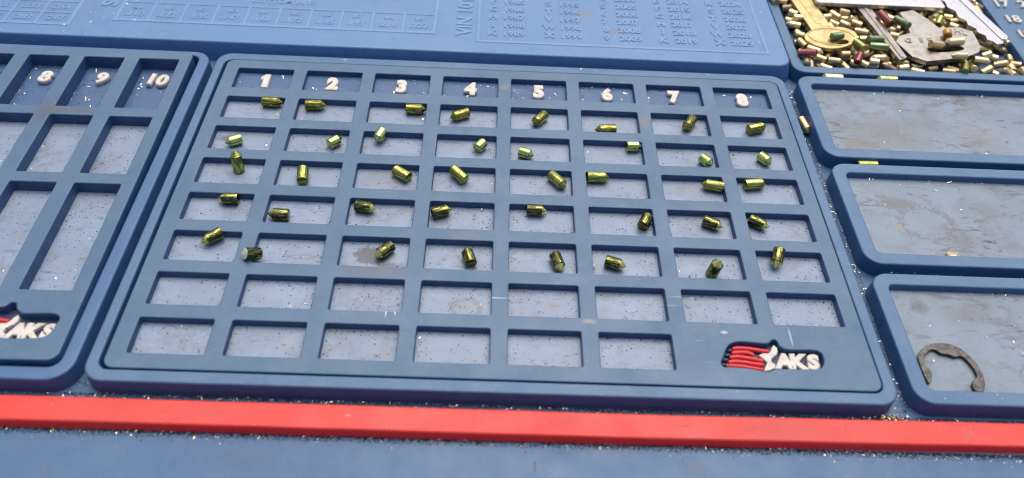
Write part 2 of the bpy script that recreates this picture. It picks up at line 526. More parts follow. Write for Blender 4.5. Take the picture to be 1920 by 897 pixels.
on_mat(plate('base', rrect(-150, -190, 310, 130, 6), [], -8, ZB, 0.4, M_base, mat))
_xs = list(range(-149, 310, 9))
_bow = lambda x: max(0.0, (x - 110) / 75.0) * 0.62
_wav = [rng.uniform(-.05, .05) for _ in range(2 * len(_xs))]
STRIPE = [(x, -116.12 + _bow(x) + _wav[i]) for i, x in enumerate(_xs)] + [(x, -110.75 + _bow(x) * 0.9 + _wav[len(_xs) + i]) for i, x in reversed(list(enumerate(_xs)))]
red = on_mat(plate('stripe', STRIPE, [], ZB - 0.3, -2.2, 0.55, M_red, mat, draft=0.3, seg=4))
red['label'] = 'raised red stripe along the front of the mat'

# moulded frames round the two loose trays
fr = on_mat(plate('tray_frame', rrect(-7.1, -107.85, 162.8, 7.5, 4.2, 8),
                  [rrect(-5.0, -105.25, 160.5, 4.6, 2.6, 6)], ZB - 0.3, -0.12, 0.45, M_frame, mat, draft=0.25))
fl = on_mat(plate('tray_frame', rrect(-185, -108.1, -9.5, 7.3, 5, 8),
                  [rrect(-182, -105.2, -12.25, 5.6, 2.6, 6)], ZB - 0.3, -0.05, 0.5, M_frame2, mat, draft=0.3))

def compartment(x0, y0, x1, y1, w):
    rim = on_mat(plate('compartment_rim', rrect(x0, y0, x1, y1, 4.2, 8), [rrect(x0 + w, y0 + w, x1 - w, y1 - w, 1.7, 5)],
                       ZB - 0.3, 0.0, 0.45, M_frame, mat, draft=0.3))
    f = add('compartment_floor', box_mesh('compartment_floor', x0 + w - .8, y0 + w - .8, ZB - 0.2, x1 - w + .8, y1 - w + .8, -2.0, M_floor2), rim)
    return rim
compartment(167.1, -29.0, 262, 8.0, 3.45)
compartment(167.1, -68.1, 262, -31.95, 3.3)
compartment(166.6, -107.3, 262, -71.4, 3.2)

# deep bin, its broad numbered border on the far side
bin_rim = on_mat(plate('bin_rim', rrect(167.3, 10.2, 300, 120, 4, 8), [rrect(170.3, 13.2, 244.0, 110, 1.2, 4)],
                       ZB - 0.3, 0.0, 0.4, M_frame, mat, draft=0.3))
add('bin_floor', box_mesh('bin_floor', 169.5, 12.5, ZB - 0.2, 245, 111, -3.2, M_well), bin_rim)
for s, x, y in (('17', 250.2, 55.0), ('18', 250.2, 45.4), ('19', 250.6, 36.4), ('21', 258.2, 55.4), ('22', 258.2, 45.9)):
    text('bin_numeral', s, x, y, -0.2, 6, M_white, bin_rim, extrude=0.15, bevel=0.3, grow=0.2, cap=4.4)

# raised chart panel with embossed tables
panel = on_mat(plate('chart_panel', rrect(-160, 11.0, 165.9, 120, 4.0, 8), [], ZB - 0.3, 1.5, 0.6, M_panel, mat, draft=1.6))
ZP = 1.5
M_emb = rubber('pale_raised_rubber', srgb(92, 128, 166), srgb(108, 138, 170), 0.45, 0.3, 0.3)  # raised lines and figures, a paler blue than the panel
def ridge(x0, y0, x1, y1, w=0.9, h=0.16):
    d = Vector((x1 - x0, y1 - y0)).normalized() * (w / 2); n = Vector((-d.y, d.x))
    L = [(x0 - d.x + n.x, y0 - d.y + n.y), (x0 - d.x - n.x, y0 - d.y - n.y), (x1 + d.x - n.x, y1 + d.y - n.y), (x1 + d.x + n.x, y1 + d.y + n.y)]
    return plate('ridge', L, [], ZP - 0.2, ZP + h + rng.uniform(-.01, .01), 0.16, M_emb, panel, seg=2)
def emboss(s, x, y, cap, rz=0.0, name='embossed_figure', h=0.06):
    return text(name, s, x, y, ZP - 0.17, cap * 1.4, M_emb, panel, rz=rz, extrude=h, bevel=0.1, grow=0.08 + 0.04 * cap, cap=cap, res=1)

# left table
ridge(-150, 16.4, -55.0, 16.4, 1.1); ridge(-55.0, 16.4, -55.3, 60, 1.1)
ridge(-150, 22.7, -55.5, 22.7, 0.7); ridge(-150, 28.9, -55.5, 28.9, 0.7)
for x in (-64.8, -74.3, -83.8):
    ridge(x, 16.9, x, 60, 0.7)
for s, x, y in (('.354', -60.2, 25.8), ('.333', -69.6, 25.8), ('.315', -79.2, 25.8), ('.297', -60.0, 19.6), ('.282', -69.6, 19.6), ('.267', -79.2, 19.6),
                ('.375', -60.2, 32.0), ('.353', -69.6, 32.0)):
    emboss(s, x, y, 2.6)
# turned heading and the bottom pins table
emboss('S', -46.4, 29.0, 5.2, PI / 2, 'embossed_letter', 0.09)
ridge(-42.0, 20.2, 55.7, 20.2, 1.1); ridge(-42.0, 20.2, -41.9, 60, 1.1); ridge(55.7, 20.2, 56.0, 60, 1.1)
ridge(-41.5, 30.4, 55.5, 30.4, 0.5)
for k in range(1, 10):
    ridge(-42.0 + 9.77 * k, 20.6, -42.0 + 9.77 * k, 30.2, 0.8)
for k, s in enumerate(('.110', '.122', '.135', '.147', '.160', '.172', '.185', '.197', '.210', '.222')):
    x = -42.0 + 9.77 * (k + 0.5)
    emboss('#%d' % k, x + 0.1, 27.8, 2.3)
    emboss(s, x, 23.9, 2.7)
emboss('BOTTOM PINS', 7.0, 34.3, 2.5, name='embossed_heading')
# model year table
emboss('VIN 10TH', 64.9, 33.0, 5.0, PI / 2, 'embossed_heading', 0.09)
ridge(69.6, 16.9, 159.8, 16.9, 0.9); ridge(69.6, 16.9, 69.4, 60, 0.9); ridge(159.8, 16.9, 159.7, 60, 0.9)
YEARS = (('DEFGHJK', 1983, 74.0, 80.9), ('PRSTVWX', 1993, 91.8, 98.9), ('3456789', 2003, 109.9, 117.4), ('DEFGHJK', 2013, 127.9, 135.0), ('PRSTVWX', 2023, 145.6, 152.8))
for letters, y0, xl, xy in YEARS:
    for i, ch in enumerate(letters):
        y = 21.6 + 4.62 * (6 - i)
        emboss(ch, xl, y, 2.9, name='embossed_letter', h=0.09)
        emboss(str(y0 + i), xy, y, 2.9, name='embossed_figure', h=0.09)

# ------------------------------------------------------------------ the trays
HW, PX = 16.376, 20.0
def hole(c, r):
    top = 0.355 if r == 0 else -13.075 * r
    h = 9.505 if r == 0 else 9.555
    return (PX * (c - 1), top - h, PX * (c - 1) + HW, top)

tray = empty('pin_tray', (80, -50, -4.3))
tag(tray, 'blue rubber tray with eight numbered columns of small cells and a logo in its corner', 'tray', 'loose sorting trays')
def in_tray(o):
    o.location = o.location - Vector((80, -50, -4.3)) * MM
    return o
RECESS = [(125.95, -98.73), (126.79, -97.14), (128.27, -94.08), (129.69, -93.13), (131.23, -92.8), (134.02, -92.95), (137.24, -93.19),
          (137.99, -92.8), (138.5, -92.14), (139.36, -91.93), (139.9, -92.54), (139.97, -93.61), (140.82, -94.47), (142.7, -94.67),
          (147.65, -94.38), (148.97, -95.04), (149.29, -96.09), (149.07, -97.84), (148.39, -99.08), (147.18, -99.81), (142.23, -99.91),
          (137.88, -99.95), (136.74, -100.55), (135.81, -100.84), (134.85, -100.62), (132.62, -100.19), (129.94, -99.87), (127.78, -99.86), (126.46, -100.0)]
cells = [(c, r) for r in range(8) for c in range(1, 9) if not (r == 7 and c > 6)]
holes = [rrect(*hole(c, r), 0.55, 3) for c, r in cells] + [smooth_loop(RECESS, 1)]
in_tray(plate('grid', rrect(-3.7, -104.72, 159.95, 4.18, 2.2, 6), holes, -4.3, 0.0, 0.28, M_tray, tray, draft=0.12))
for c, r in cells:
    x0, y0, x1, y1 = hole(c, r)
    zf = -1.75 if r == 0 else -2.0
    o = add('cell_floor', box_mesh('cell_floor', x0 - .5, y0 - .5, -4.0, x1 + .5, y1 + .5, zf, M_well if r == 0 else M_floor), tray)
    in_tray(o)
NUM = {1: (8.6, -4.75), 2: (8.15, -4.75), 3: (8.1, -4.6), 4: (8.2, -4.4), 5: (8.15, -4.5), 6: (8.35, -4.4), 7: (8.3, -4.4), 8: (8.4, -4.4)}
for c in range(1, 9):
    dx, dy = NUM[c]
    if c == 1:
        X, Y = dx, dy
        ONE = [(X - 1.35, Y + 1.7), (X - 0.2, Y + 3.0), (X + 1.1, Y + 3.0), (X + 1.1, Y - 3.0), (X - 0.55, Y - 3.0), (X - 0.55, Y + 0.9), (X - 1.1, Y + 0.55)]
        o = plate('numeral', ONE, [], -1.85, -0.5, 0.42, M_white, tray)
    else:
        o = text('numeral', str(c), PX * (c - 1) + dx, dy, -1.85, 6, M_white, tray, extrude=0.25, bevel=0.42, grow=0.56, res=3, cap=6.2)
        o.scale = (0.84, 1, 1)
    in_tray(o)

def logo(par, fix, dz, dx=0.0, dy=0.0, only=None, floor=True, sc=1.0):
    T = lambda L: [(x + dx, y + dy) for x, y in L]
    zl = -1.9 + dz
    if floor:
        fix(add('logo_floor', box_mesh('logo_floor', 124.5 + dx, -102 + dy, -4.0, 150.5 + dx, -90.8 + dy, zl, M_navy), par))
    ST = [[(129.76, -94.11), (131.28, -93.87), (133.49, -93.96), (135.65, -94.33), (137.74, -94.6)],
          [(129.4, -95.28), (131.07, -95.04), (132.99, -95.05), (134.21, -95.63)],
          [(128.76, -96.46), (130.42, -96.21), (132.29, -96.41), (134.13, -96.77), (135.97, -97.14)],
          [(128.25, -97.7), (129.9, -97.46), (131.91, -97.64), (133.89, -98.0), (135.9, -98.19)],
          [(127.64, -98.68), (129.4, -98.61), (131.41, -98.79), (133.38, -99.15), (135.51, -99.41)]]
    for i, L in enumerate(ST):
        P = []
        for a, b in zip(L[:-1], L[1:]):
            P += [a, ((a[0] + b[0]) / 2, (a[1] + b[1]) / 2)]
        P.append(L[-1])
        rr = [0.42] + [0.55] * (len(P) - 2) + [0.46]
        fix(tube('logo_stripe', T(P), rr, zl + 0.55, M_redl, par, 10, 1.0))
    for i, (x, y) in enumerate(((128.6, -94.5), (127.95, -95.8), (127.2, -97.1), (126.6, -98.4))):
        fix(tube('logo_stripe_end', T([(x, y), (x + .5, y + .05), (x + .95, y + 0.1)]), [0.3, 0.45, 0.4], zl + 0.4, M_navy, par, 8, 1.0))
    STAR = [(139.09, -93.05), (139.64, -93.72), (139.6, -94.71), (139.08, -95.61), (138.6, -95.81), (138.26, -96.35), (137.78, -96.54), (137.63, -97.6),
            (138.33, -98.09), (138.15, -98.96), (136.76, -99.7), (135.7, -99.95), (136.02, -99.04), (136.78, -97.8), (136.3, -96.95), (135.3, -95.85),
            (136.18, -95.37), (137.52, -95.32), (138.08, -94.76), (138.49, -93.86)]
    fix(plate('logo_star', T(STAR), [], zl - .1, zl + 1.05, 0.2, M_white, par, seg=3))
    for ch, x, w in (('A', 140.3, 3.5), ('K', 143.75, 3.1), ('S', 146.95, 2.9)):
        o = fix(text('logo_letter', ch, x + dx, -97.2 + dy, zl - 0.1, 5, M_white, par, extrude=0.3, bevel=0.32, grow=0.42, res=3, cap=4.3, shear=0.12))
    return
logo(tray, in_tray, 0.0)

# the neighbouring tray, set higher and slightly askew in its frame
ltray = empty('pin_tray', (-13.3, -50, -4.3), 0.0)
tag(ltray, 'taller blue rubber tray with long deep cells numbered 8, 9 and 10', 'tray', 'loose sorting trays')
ROT = 0.0115
def in_ltray(o):
    o.location = o.location - Vector((-13.3, -50, -4.3)) * MM
    return o
lh = []
lcells = []
for k in range(4):
    x1 = -16.45 - 15.75 * k
    for r, (a, b) in enumerate(((1.35, -21.95), (-25.45, -48.25), (-51.75, -86.05))):
        lcells.append((x1 - 11.7, b, x1, a, r))
        lh.append(rrect(x1 - 11.7, b, x1, a, 0.5, 3))
LRECESS = [(-40.2, -99.2), (-39.5, -96.2), (-38.2, -93.2), (-36.5, -91.4), (-34.5, -90.6), (-31.5, -90.8), (-29.6, -91.0), (-28.9, -90.64), (-28.4, -89.72), (-27.47, -89.51), (-26.74, -89.89), (-26.27, -91.34), (-24.88, -92.42),
           (-23.83, -92.53), (-18.92, -92.24), (-17.31, -92.5), (-16.3, -93.34), (-16.19, -94.45), (-16.57, -95.41), (-16.46, -96.66), (-17.39, -98.4),
           (-19.06, -99.0), (-25.13, -99.3), (-28.0, -99.3), (-29.6, -99.9), (-32, -99.9), (-36, -99.4), (-39, -99.3)]
in_ltray(plate('grid', rrect(-160, -104.3, -13.3, 4.75, 2.2, 6), lh + [smooth_loop(LRECESS, 1)], -4.3, 1.3, 0.32, M_tray, ltray, draft=0.15))
for x0, y0, x1, y1, r in lcells:
    in_ltray(add('cell_floor', box_mesh('cell_floor', x0 - .6, y0 - .6, -4.0, x1 + .6, y1 + .6, -2.55 if r == 0 else -1.9, M_well if r == 0 else M_floor), ltray))
for s, x, y in (('10', -21.3, -5.3), ('9', -37.5, -5.4), ('8', -53.4, -5.5), ('7', -69.2, -5.6)):
    in_ltray(text('numeral', s, x, y, -2.7, 6, M_white, ltray, extrude=0.3, bevel=0.5, grow=0.42, res=3, cap=5.4, rz=-0.1))
logo(ltray, in_ltray, 0.95, -165.2, 0.9)
ltray.rotation_euler = (0, 0, ROT)

# ------------------------------------------------------------------ pins in the cells
R = 1.46
def pin_meshes(L, tl, r, ms, mt, key, cb=0.84):
    sh = [(-L / 2, 0.0), (-L / 2, r - 0.16), (-L / 2 + 0.05, r - 0.05), (-L / 2 + 0.16, r), (L / 2 - tl - 0.10, r), (L / 2 - tl, r - 0.13), (L / 2 - tl, r * 0.80)]
    v, f = lathe(sh, 28)
    a = mesh_from('shaft_' + key, v, f, ms, 28)
    tp = [(L / 2 - tl - 0.05, r * cb), (L / 2 - tl + 0.05, r * cb), (L / 2 - 0.16, 0.22), (L / 2 - 0.05, 0.12), (L / 2, 0.0)]
    v, f = lathe(tp, 28)
    b = mesh_from('tip_' + key, v, f, mt, 28)
    return a, b
KIND = {1: ('olive gold', 5.9, 1.35, M_p1, M_p1), 2: ('short pale green', 4.25, 1.2, M_p2, M_tip2), 3: ('greenish gold', 6.0, 1.25, M_p3, M_p3),
        4: ('dark worn gold', 5.2, 1.3, M_p4, M_tip), 5: ('speckled dark gold', 5.2, 1.45, M_p4, M_tip)}
PM = {r: pin_meshes(k[1], k[2], R, k[3], k[4], 'row%d' % r) for r, k in KIND.items()}
NUMW = ('', 'one', 'two', 'three', 'four', 'five', 'six', 'seven', 'eight')
ORD = ('', 'first', 'second', 'third', 'fourth', 'fifth')
def facing(a):
    a = a % 360
    names = ('right', 'back right', 'back', 'back left', 'left', 'front left', 'front', 'front right')
    return names[int((a + 22.5) // 45) % 8]
def put_pin(row, c, x, y, z, ang, tilt=0.0, label=None, roll=None):
    p = empty('lock_pin', (x, y, z))
    p.rotation_euler = (rng.uniform(0, 6.28) if roll is None else roll, -math.radians(tilt), math.radians(ang))
    p.scale = (rng.uniform(0.97, 1.03),) + (1.0, 1.0)
    for nm, me in zip(('shaft', 'tip'), PM[row]):
        add(nm, me, p)
    tag(p, label or '%s pin, tip %s, in column %s of the %s pin row' % (KIND[row][0], facing(ang), NUMW[c], ORD[row]),
        'lock pin', 'pins sorted in the tray cells')
    return p
PINS = [(1, 1, 12.95, -14.62, -2), (1, 2, 25.13, -15.15, 3), (1, 3, 53.35, -15.20, 1), (1, 4, 65.55, -17.10, -151), (1, 5, 88.08, -17.64, -127),
        (1, 6, 106.62, -20.95, -175), (1, 7, 130.72, -16.95, -120), (1, 8, 150.20, -17.56, 20),
        (2, 1, 5.93, -31.90, -150), (2, 2, 32.89, -30.30, 46), (2, 4, 72.23, -29.41, 57), (2, 5, 84.57, -32.39, -22), (2, 6, 114.25, -27.65, 2),
        (2, 7, 133.49, -32.8, -54), (2, 8, 149.83, -31.15, -56),
        (3, 2, 26.58, -43.61, 98), (3, 3, 51.54, -41.95, 143), (3, 5, 92.78, -42.78, -52), (3, 6, 103.47, -40.72, 2), (3, 7, 133.40, -42.21, 169), (3, 8, 145.11, -41.0, 9),
        (4, 1, 9.82, -53.78, -178), (4, 2, 23.25, -58.60, 179), (4, 3, 44.26, -55.00, -11), (4, 4, 63.30, -55.42, 21), (4, 5, 87.04, -53.85, -3),
        (4, 6, 114.45, -55.86, 65), (4, 7, 131.34, -56.38, -27), (4, 8, 143.20, -55.57, -34),
        (5, 3, 50.27, -69.63, -132), (5, 4, 70.50, -70.00, 107), (5, 5, 91.83, -71.30, -74), (5, 6, 105.67, -70.90, -20)]
for row, c, x, y, a in PINS:
    put_pin(row, c, x, y, -2.0 + R + 0.01, a)
# those that lean on a cell wall or stand on end
put_pin(2, 3, 44.55, -28.15, -0.02, -112, -14, 'short pale green pin leaning on the back wall, second row, column three')
put_pin(3, 4, 66.45, -41.65, -0.20, 135, 7, 'greenish gold pin, flat end towards the front right, third row, column four')
put_pin(5, 1, 9.24, -67.35, -0.25, -142, -7, 'speckled dark gold pin lying tip front left, fifth row, column one')
put_pin(5, 8, 144.95, -68.05, 0.25, -109, -20, 'speckled dark gold pin leaning on the back wall, fifth row, column eight')
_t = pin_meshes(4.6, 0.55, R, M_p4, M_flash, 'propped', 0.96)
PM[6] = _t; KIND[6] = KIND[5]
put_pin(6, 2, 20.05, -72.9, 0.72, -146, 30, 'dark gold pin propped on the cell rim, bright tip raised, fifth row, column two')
put_pin(3, 1, 9.5, -41.35, 0.95, 105, 76, 'greenish gold pin standing upright on its flat end, third row, column one')
put_pin(5, 7, 129.2, -72.0, 0.78, 12, 78, 'speckled dark gold pin standing tilted with its tip up, fifth row, column seven')

# ------------------------------------------------------------------ the bin of brass pins
X0, X1, Y0, Y1, GR = 170.4, 243.9, 13.3, 66.0, 0.5
NX, NY = int((X1 - X0) / GR), int((Y1 - Y0) / GR)
hm = np.full((NX, NY), -3.15)
lid = np.full((NX, NY), 1.4)
gx, gy = np.meshgrid(X0 + (np.arange(NX) + .5) * GR, Y0 + (np.arange(NY) + .5) * GR, indexing='ij')
def inside(poly):
    res = np.zeros(gx.shape, bool)
    n = len(poly)
    for i in range(n):
        (xa, ya), (xb, yb) = poly[i - 1], poly[i]
        c = ((ya > gy) != (yb > gy)) & (gx < (xb - xa) * (gy - ya) / (yb - ya + 1e-12) + xa)
        res ^= c
    return res
RB = 1.18
def settle(x, y, ang, L, r):
    ca, sa = math.cos(ang), math.sin(ang)
    s = (gx - x) * ca + (gy - y) * sa
    t = -(gx - x) * sa + (gy - y) * ca
    m = (abs(s) <= L / 2) & (abs(t) < r)
    if not m.any():
        return None
    need = hm[m] + np.sqrt(np.maximum(r * r - t[m] ** 2, 0))
    ss = s[m]
    lo = need[ss < 0].max() if (ss < 0).any() else -3.15 + r
    hi = need[ss >= 0].max() if (ss >= 0).any() else -3.15 + r
    k = max(-0.45, min(0.45, (hi - lo) / (L * 0.5)))
    zc = max(lo + k * L * 0.12, hi - k * L * 0.12, (lo + hi) / 2)
    return m, s, t, zc, k
def fits(x, y, ang, L, r):
    ex = abs(math.cos(ang)) * L / 2 + abs(math.sin(ang)) * r
    ey = abs(math.sin(ang)) * L / 2 + abs(math.cos(ang)) * r
    return X0 + ex < x < X1 - ex and Y0 + ey < y < Y1 - ey
def commit(q, r):
    m, s, t, zc, k = q
    top = zc + k * s[m] + np.sqrt(np.maximum(r * r - t[m] ** 2, 0))
    hm[m] = np.maximum(hm[m], top)

RB = 1.18
def bin_mesh(L, r, kind, key, mm):
    if kind == 'cone':
        pf = [(-L / 2, 0), (-L / 2, r - .15), (-L / 2 + .15, r), (L / 2 - 1.2, r), (L / 2 - .1, 0.3), (L / 2, 0)]
    elif kind == 'round':
        pf = [(-L / 2, 0), (-L / 2, r - .15), (-L / 2 + .15, r), (L / 2 - .7, r), (L / 2 - .3, r * .8), (L / 2 - .05, r * .45), (L / 2, 0)]
    else:
        pf = [(-L / 2, 0), (-L / 2, r - .2), (-L / 2 + .2, r), (L / 2 - .2, r), (L / 2, r - .2), (L / 2, 0)]
    v, f = lathe(pf, 16)
    return mesh_from(key, v, f, mm, 30)
SHAPES = []
LOOK = {}
MARKS = ((172.6, 18.0, 'pink pin'), (188.0, 15.6, 'maroon pin'), (183.0, 28.5, 'brass key bow'), (178.0, 45.0, 'brass key blade'), (200.0, 33.0, 'narrow grey blade'), (217.0, 28.0, 'slotted grey key'),
         (235.0, 40.0, 'notched bright blade'), (204.0, 50.0, 'flat metal strip'), (222.2, 15.6, 'olive pin'), (205.0, 14.5, 'front wall'), (240.0, 18.0, 'bin corner'))
for i, (L, kd) in enumerate(((3.6, 'flat'), (4.4, 'round'), (4.8, 'cone'), (5.4, 'cone'), (6.2, 'round'), (3.0, 'flat'))):
    for j, mm in enumerate((M_brass, M_brass2, M_brass, M_brass3, M_brass2)):
        me_ = bin_mesh(L, RB, kd, 'brass_pin_%d_%d' % (i, j), mm)
        LOOK[me_.name] = '%s %s %s' % (('short', 'medium', 'medium', 'long', 'long', 'very short')[i], ('yellow', 'pale', 'yellow', 'dull', 'pale')[j], {'flat': 'flat ended', 'round': 'round nosed', 'cone': 'pointed'}[kd])
        SHAPES.append((L, me_))
def heap_pin(x, y, ang, L, me, r=RB, name='brass_pin', label=None, cat='lock pin', group=None):
    q = settle(x, y, ang, L, r)
    commit(q, r)
    o = add(name, me)
    o.location = Vector((x, y, q[3])) * MM
    o.rotation_euler = (rng.uniform(0, 6.28), -math.atan(q[4]), ang)
    if label is None:
        near = min(MARKS, key=lambda k: (k[0] - x) ** 2 + (k[1] - y) ** 2)[2]
        label, group = '%s brass pin in the heap near the %s' % (LOOK[me.name], near), 'brass pins heaped in the bin'
    return tag(o, label, cat, group)
# flat things in the heap: (outline, bottom z, top z)
SILVER = [(210.01, 44.05), (215.09, 45.7), (218.37, 40.65), (220.51, 35.8), (227.68, 36.58), (231.36, 34.51), (230.73, 26.03), (229.1, 22.93),
          (223.09, 19.56), (210.21, 16.82), (206.29, 19.05), (203.51, 27.0), (205.6, 30.19), (209.71, 32.05), (210.26, 39.19)]
SLOT = [(212.8, 24.2), (212.4, 22.8), (213.6, 21.9), (218, 22.0), (224.2, 23.6), (225.2, 24.8), (224.2, 26.0), (219, 25.6)]
BOW = [(175.0, 30.2), (179.5, 33.6), (184.7, 35.2), (190.0, 34.6), (192.61, 31.5), (190.8, 26.75), (185.6, 23.0), (180.16, 22.0), (175.68, 24.4), (173.9, 27.4)]
BOWH = [(184.0, 26.8), (187.2, 28.0), (188.6, 27.0), (187.6, 25.2), (184.8, 24.6), (183.4, 25.4)]
BLADE = [(173.6, 62), (179.2, 62), (184.6, 36.5), (178.0, 33.0)]
GREY = [(196.6, 47.5), (201.2, 47.5), (204.4, 18.6), (201.6, 16.9)]
STRIP = [(182.0, 64), (226.5, 64), (226.2, 46.6), (215, 46.6), (206.56, 46.9), (182.98, 47.2)]
SAW = [(226.6, 60), (234.2, 60), (240.2, 30.4), (238.6, 27.6), (234.9, 26.9)]
for poly, z in ((SILVER, 0.1), (BOW, -0.4), (BLADE, -0.4), (GREY, 0.0), (STRIP, 1.0), (SAW, 0.5)):
    lid[inside(poly)] = z
bare = [(x, y) for x, y in ((227, 18.5), (233, 20.5), (238, 22), (241, 26), (212, 15), (240.5, 36), (242, 45))]
count = 0
tries = 0
while count < 285 and tries < 7000:
    tries += 1
    best = None
    for _ in range(3):
        L, me = rng.choice(SHAPES)
        ang = rng.choice((rng.gauss(-0.35, 0.45), rng.gauss(-0.2, 0.3), rng.uniform(-PI, PI)))
        if rng.random() < .5:
            ang += PI
        x, y = rng.uniform(X0, X1), Y0 + (Y1 - Y0) * rng.random()
        if not fits(x, y, ang, L, RB):
            continue
        if any((x - a) ** 2 + (y - b) ** 2 < 14 for a, b in bare) and rng.random() < 0.95:
            continue
        q = settle(x, y, ang, L, RB)
        m, s, t, zc, k = q
        if (zc + abs(k) * L / 2 + RB > lid[m]).any():
            continue
        if best is None or zc < best[0]:
            best = (zc, x, y, ang, L, me)
    if best:
        heap_pin(*best[1:])
        count += 1
# keys and blades lying on the heap
def flat_thing(name, outer, hls, z1, th, mm, label, cat, tiltx=0.0, tilty=0.0):
    cx = sum(p[0] for p in outer) / len(outer); cy = sum(p[1] for p in outer) / len(outer)
    sh = lambda L: [(x - cx, y - cy) for x, y in L]
    o = add(name, plate_mesh(name, sh(outer), [sh(h) for h in hls], -th, 0.0, 0.15, mm, bottom=not hls))
    o.location = Vector((cx, cy, z1)) * MM
    o.rotation_euler = (tiltx, tilty, 0)
    hm[inside(outer)] = z1 + 0.1
    for h in hls:
        hm[inside(h)] = z1 - th
    return tag(o, label, cat)
brass_key = flat_thing('brass_key', smooth_loop(BOW, 2), [smooth_loop(BOWH, 2)], 0.9, 1.2, M_keybrass, 'brass key with a round holed bow lying in the bin of pins', 'key')
kx, ky = brass_key.location.x / MM, brass_key.location.y / MM
def key_part(name, L, z0, z1, mm, par, b=0.12):
    return plate(name, [(x - kx, y - ky) for x, y in L], [], z0, z1, b, mm, par)
key_part('blade', [(173.0, 66), (180.0, 66), (184.6, 35.4), (177.6, 32.2)], -1.15, 0.06, M_keybrass, brass_key)
key_part('groove_rib', [(175.2, 66), (176.6, 66), (181.4, 36.4), (180.0, 35.9)], -0.2, 0.22, M_keybrass, brass_key)
o = tube('raised_border', [(math.cos(t) * 7.6 * (1 if math.cos(t) > 0 else 1) + 183.3 - kx, math.sin(t) * 4.7 + 28.9 - ky) for t in np.linspace(0.1, 5.0, 26)], 0.22, 0.02, M_keybrass, brass_key, 6)
grey = flat_thing('key_blade', GREY, [], 1.3, 1.5, M_nickel, 'narrow grey metal key blade lying across the brass pins', 'key blade')
gxm, gym = grey.location.x / MM, grey.location.y / MM
plate('groove_rib', [(198.6 - gxm, 47 - gym), (199.6 - gxm, 47 - gym), (203.2 - gxm, 18.4 - gym), (202.4 - gxm, 18.1 - gym)], [], -0.3, 0.3, 0.12, M_nickel, grey)
silver = flat_thing('silver_key', SILVER, [smooth_loop(SLOT, 2)], 1.6, 1.5, M_nickel, 'grey nickel key with broad angular slotted bow lying on brass pins', 'key', 0.02, 0.0)
sx_, sy_ = silver.location.x / MM, silver.location.y / MM
for s, x, y, rz in (('G', 207.6, 27.6, 0.0), ('5 5', 213.4, 28.2, 0.0), ('HL', 227.0, 33.6, -0.3)):
    t_ = add('stamped_mark', text_mesh('stamped_mark', s, 3, M_nickel, extrude=0.12, bevel=0.05, grow=0.02, cap=2.4), silver)
    t_.location = Vector((x - sx_, y - sy_, -0.08)) * MM
    t_.rotation_euler = (0, 0, rz)
strip = flat_thing('steel_strip', rrect(182.5, 46.8, 226.3, 70, 1.0, 3), [], 2.6, 1.3, M_bright, 'bright flat metal strip across the top of the bin of pins', 'strip', -0.01, 0.0)
SAWL = [(226.2, 66), (230.6, 66), (239.9, 30.4), (238.7, 27.9), (236.6, 27.2), (235.9, 29.0), (234.2, 29.8), (234.6, 32.0), (232.6, 34.0), (233.0, 36.0), (231.0, 38.0), (231.4, 41.0), (229.4, 43.0), (229.8, 46.4), (227.8, 48.6), (228.2, 52), (226.0, 55)]
saw = flat_thing('cut_key_blade', SAWL, [], 2.0, 1.4, M_bright, 'bright key blade with notched edge at the right side of the bin', 'key blade', 0.0, 0.02)
ax_, ay_ = saw.location.x / MM, saw.location.y / MM
plate('raised_spine', [(231.0 - ax_, 66 - ay_), (233.4 - ax_, 66 - ay_), (241.6 - ax_, 31.6 - ay_), (240.6 - ax_, 29.6 - ay_), (239.0 - ax_, 29.9 - ay_)], [], -1.3, 0.45, 0.25, M_bright, saw)

# coloured pins and the few that lie on top
def special(x, y, deg, L, mm, label, r=RB, kind='flat', name='lock_pin'):
    me = bin_mesh(L, r, kind, name + '_shape', mm)
    return heap_pin(x, y, math.radians(deg), L, me, r, name, label, 'lock pin')
special(172.6, 18.0, -36, 5.6, M_pink, 'pink plated pin at the front left corner of the bin')
special(188.0, 15.6, 60, 3.6, M_maroon, 'maroon pin at the front edge of the bin')
special(203.2, 38.6, -76, 7.0, M_maroon, 'long maroon pin beside the grey key blade in the bin', 1.35)
special(208.3, 37.0, -68, 6.4, M_green, 'green plated pin resting on the slotted grey key')
special(184.2, 27.4, 15, 4.2, M_green, 'green pin lying on the hole of the brass key')
special(190.0, 22.4, -68, 4.8, M_olive, 'olive pin beside the brass key bow')
special(196.2, 26.2, 12, 5.4, M_green, 'dark green pin, rear one of two between the brass and grey keys', 1.3)
special(196.4, 22.4, -18, 5.8, M_green, 'dark green pin, front one of two between the brass and grey keys', 1.3)
special(222.2, 15.6, 70, 5.4, M_olive, 'olive pin in front of the slotted grey key')
special(221.9, 39.6, 60, 3.6, M_olive, 'yellow green pin in the dark gap behind the slotted key')
special(220.8, 30.6, 75, 3.8, M_copper, 'coppery pin standing out on the slotted grey key', 1.35, 'cone')
special(221.1, 25.6, 191, 6.4, M_brass2, 'bright brass pin lying across the slot of the grey key', 1.35, 'cone')
special(215.0, 23.8, 8, 4.6, M_brass, 'dull brass pin lying in the slot of the grey key', 1.35, 'round')
special(220.2, 18.3, 187, 5.0, M_brass2, 'bright pointed brass pin touching the front edge of the slotted key', RB, 'cone')

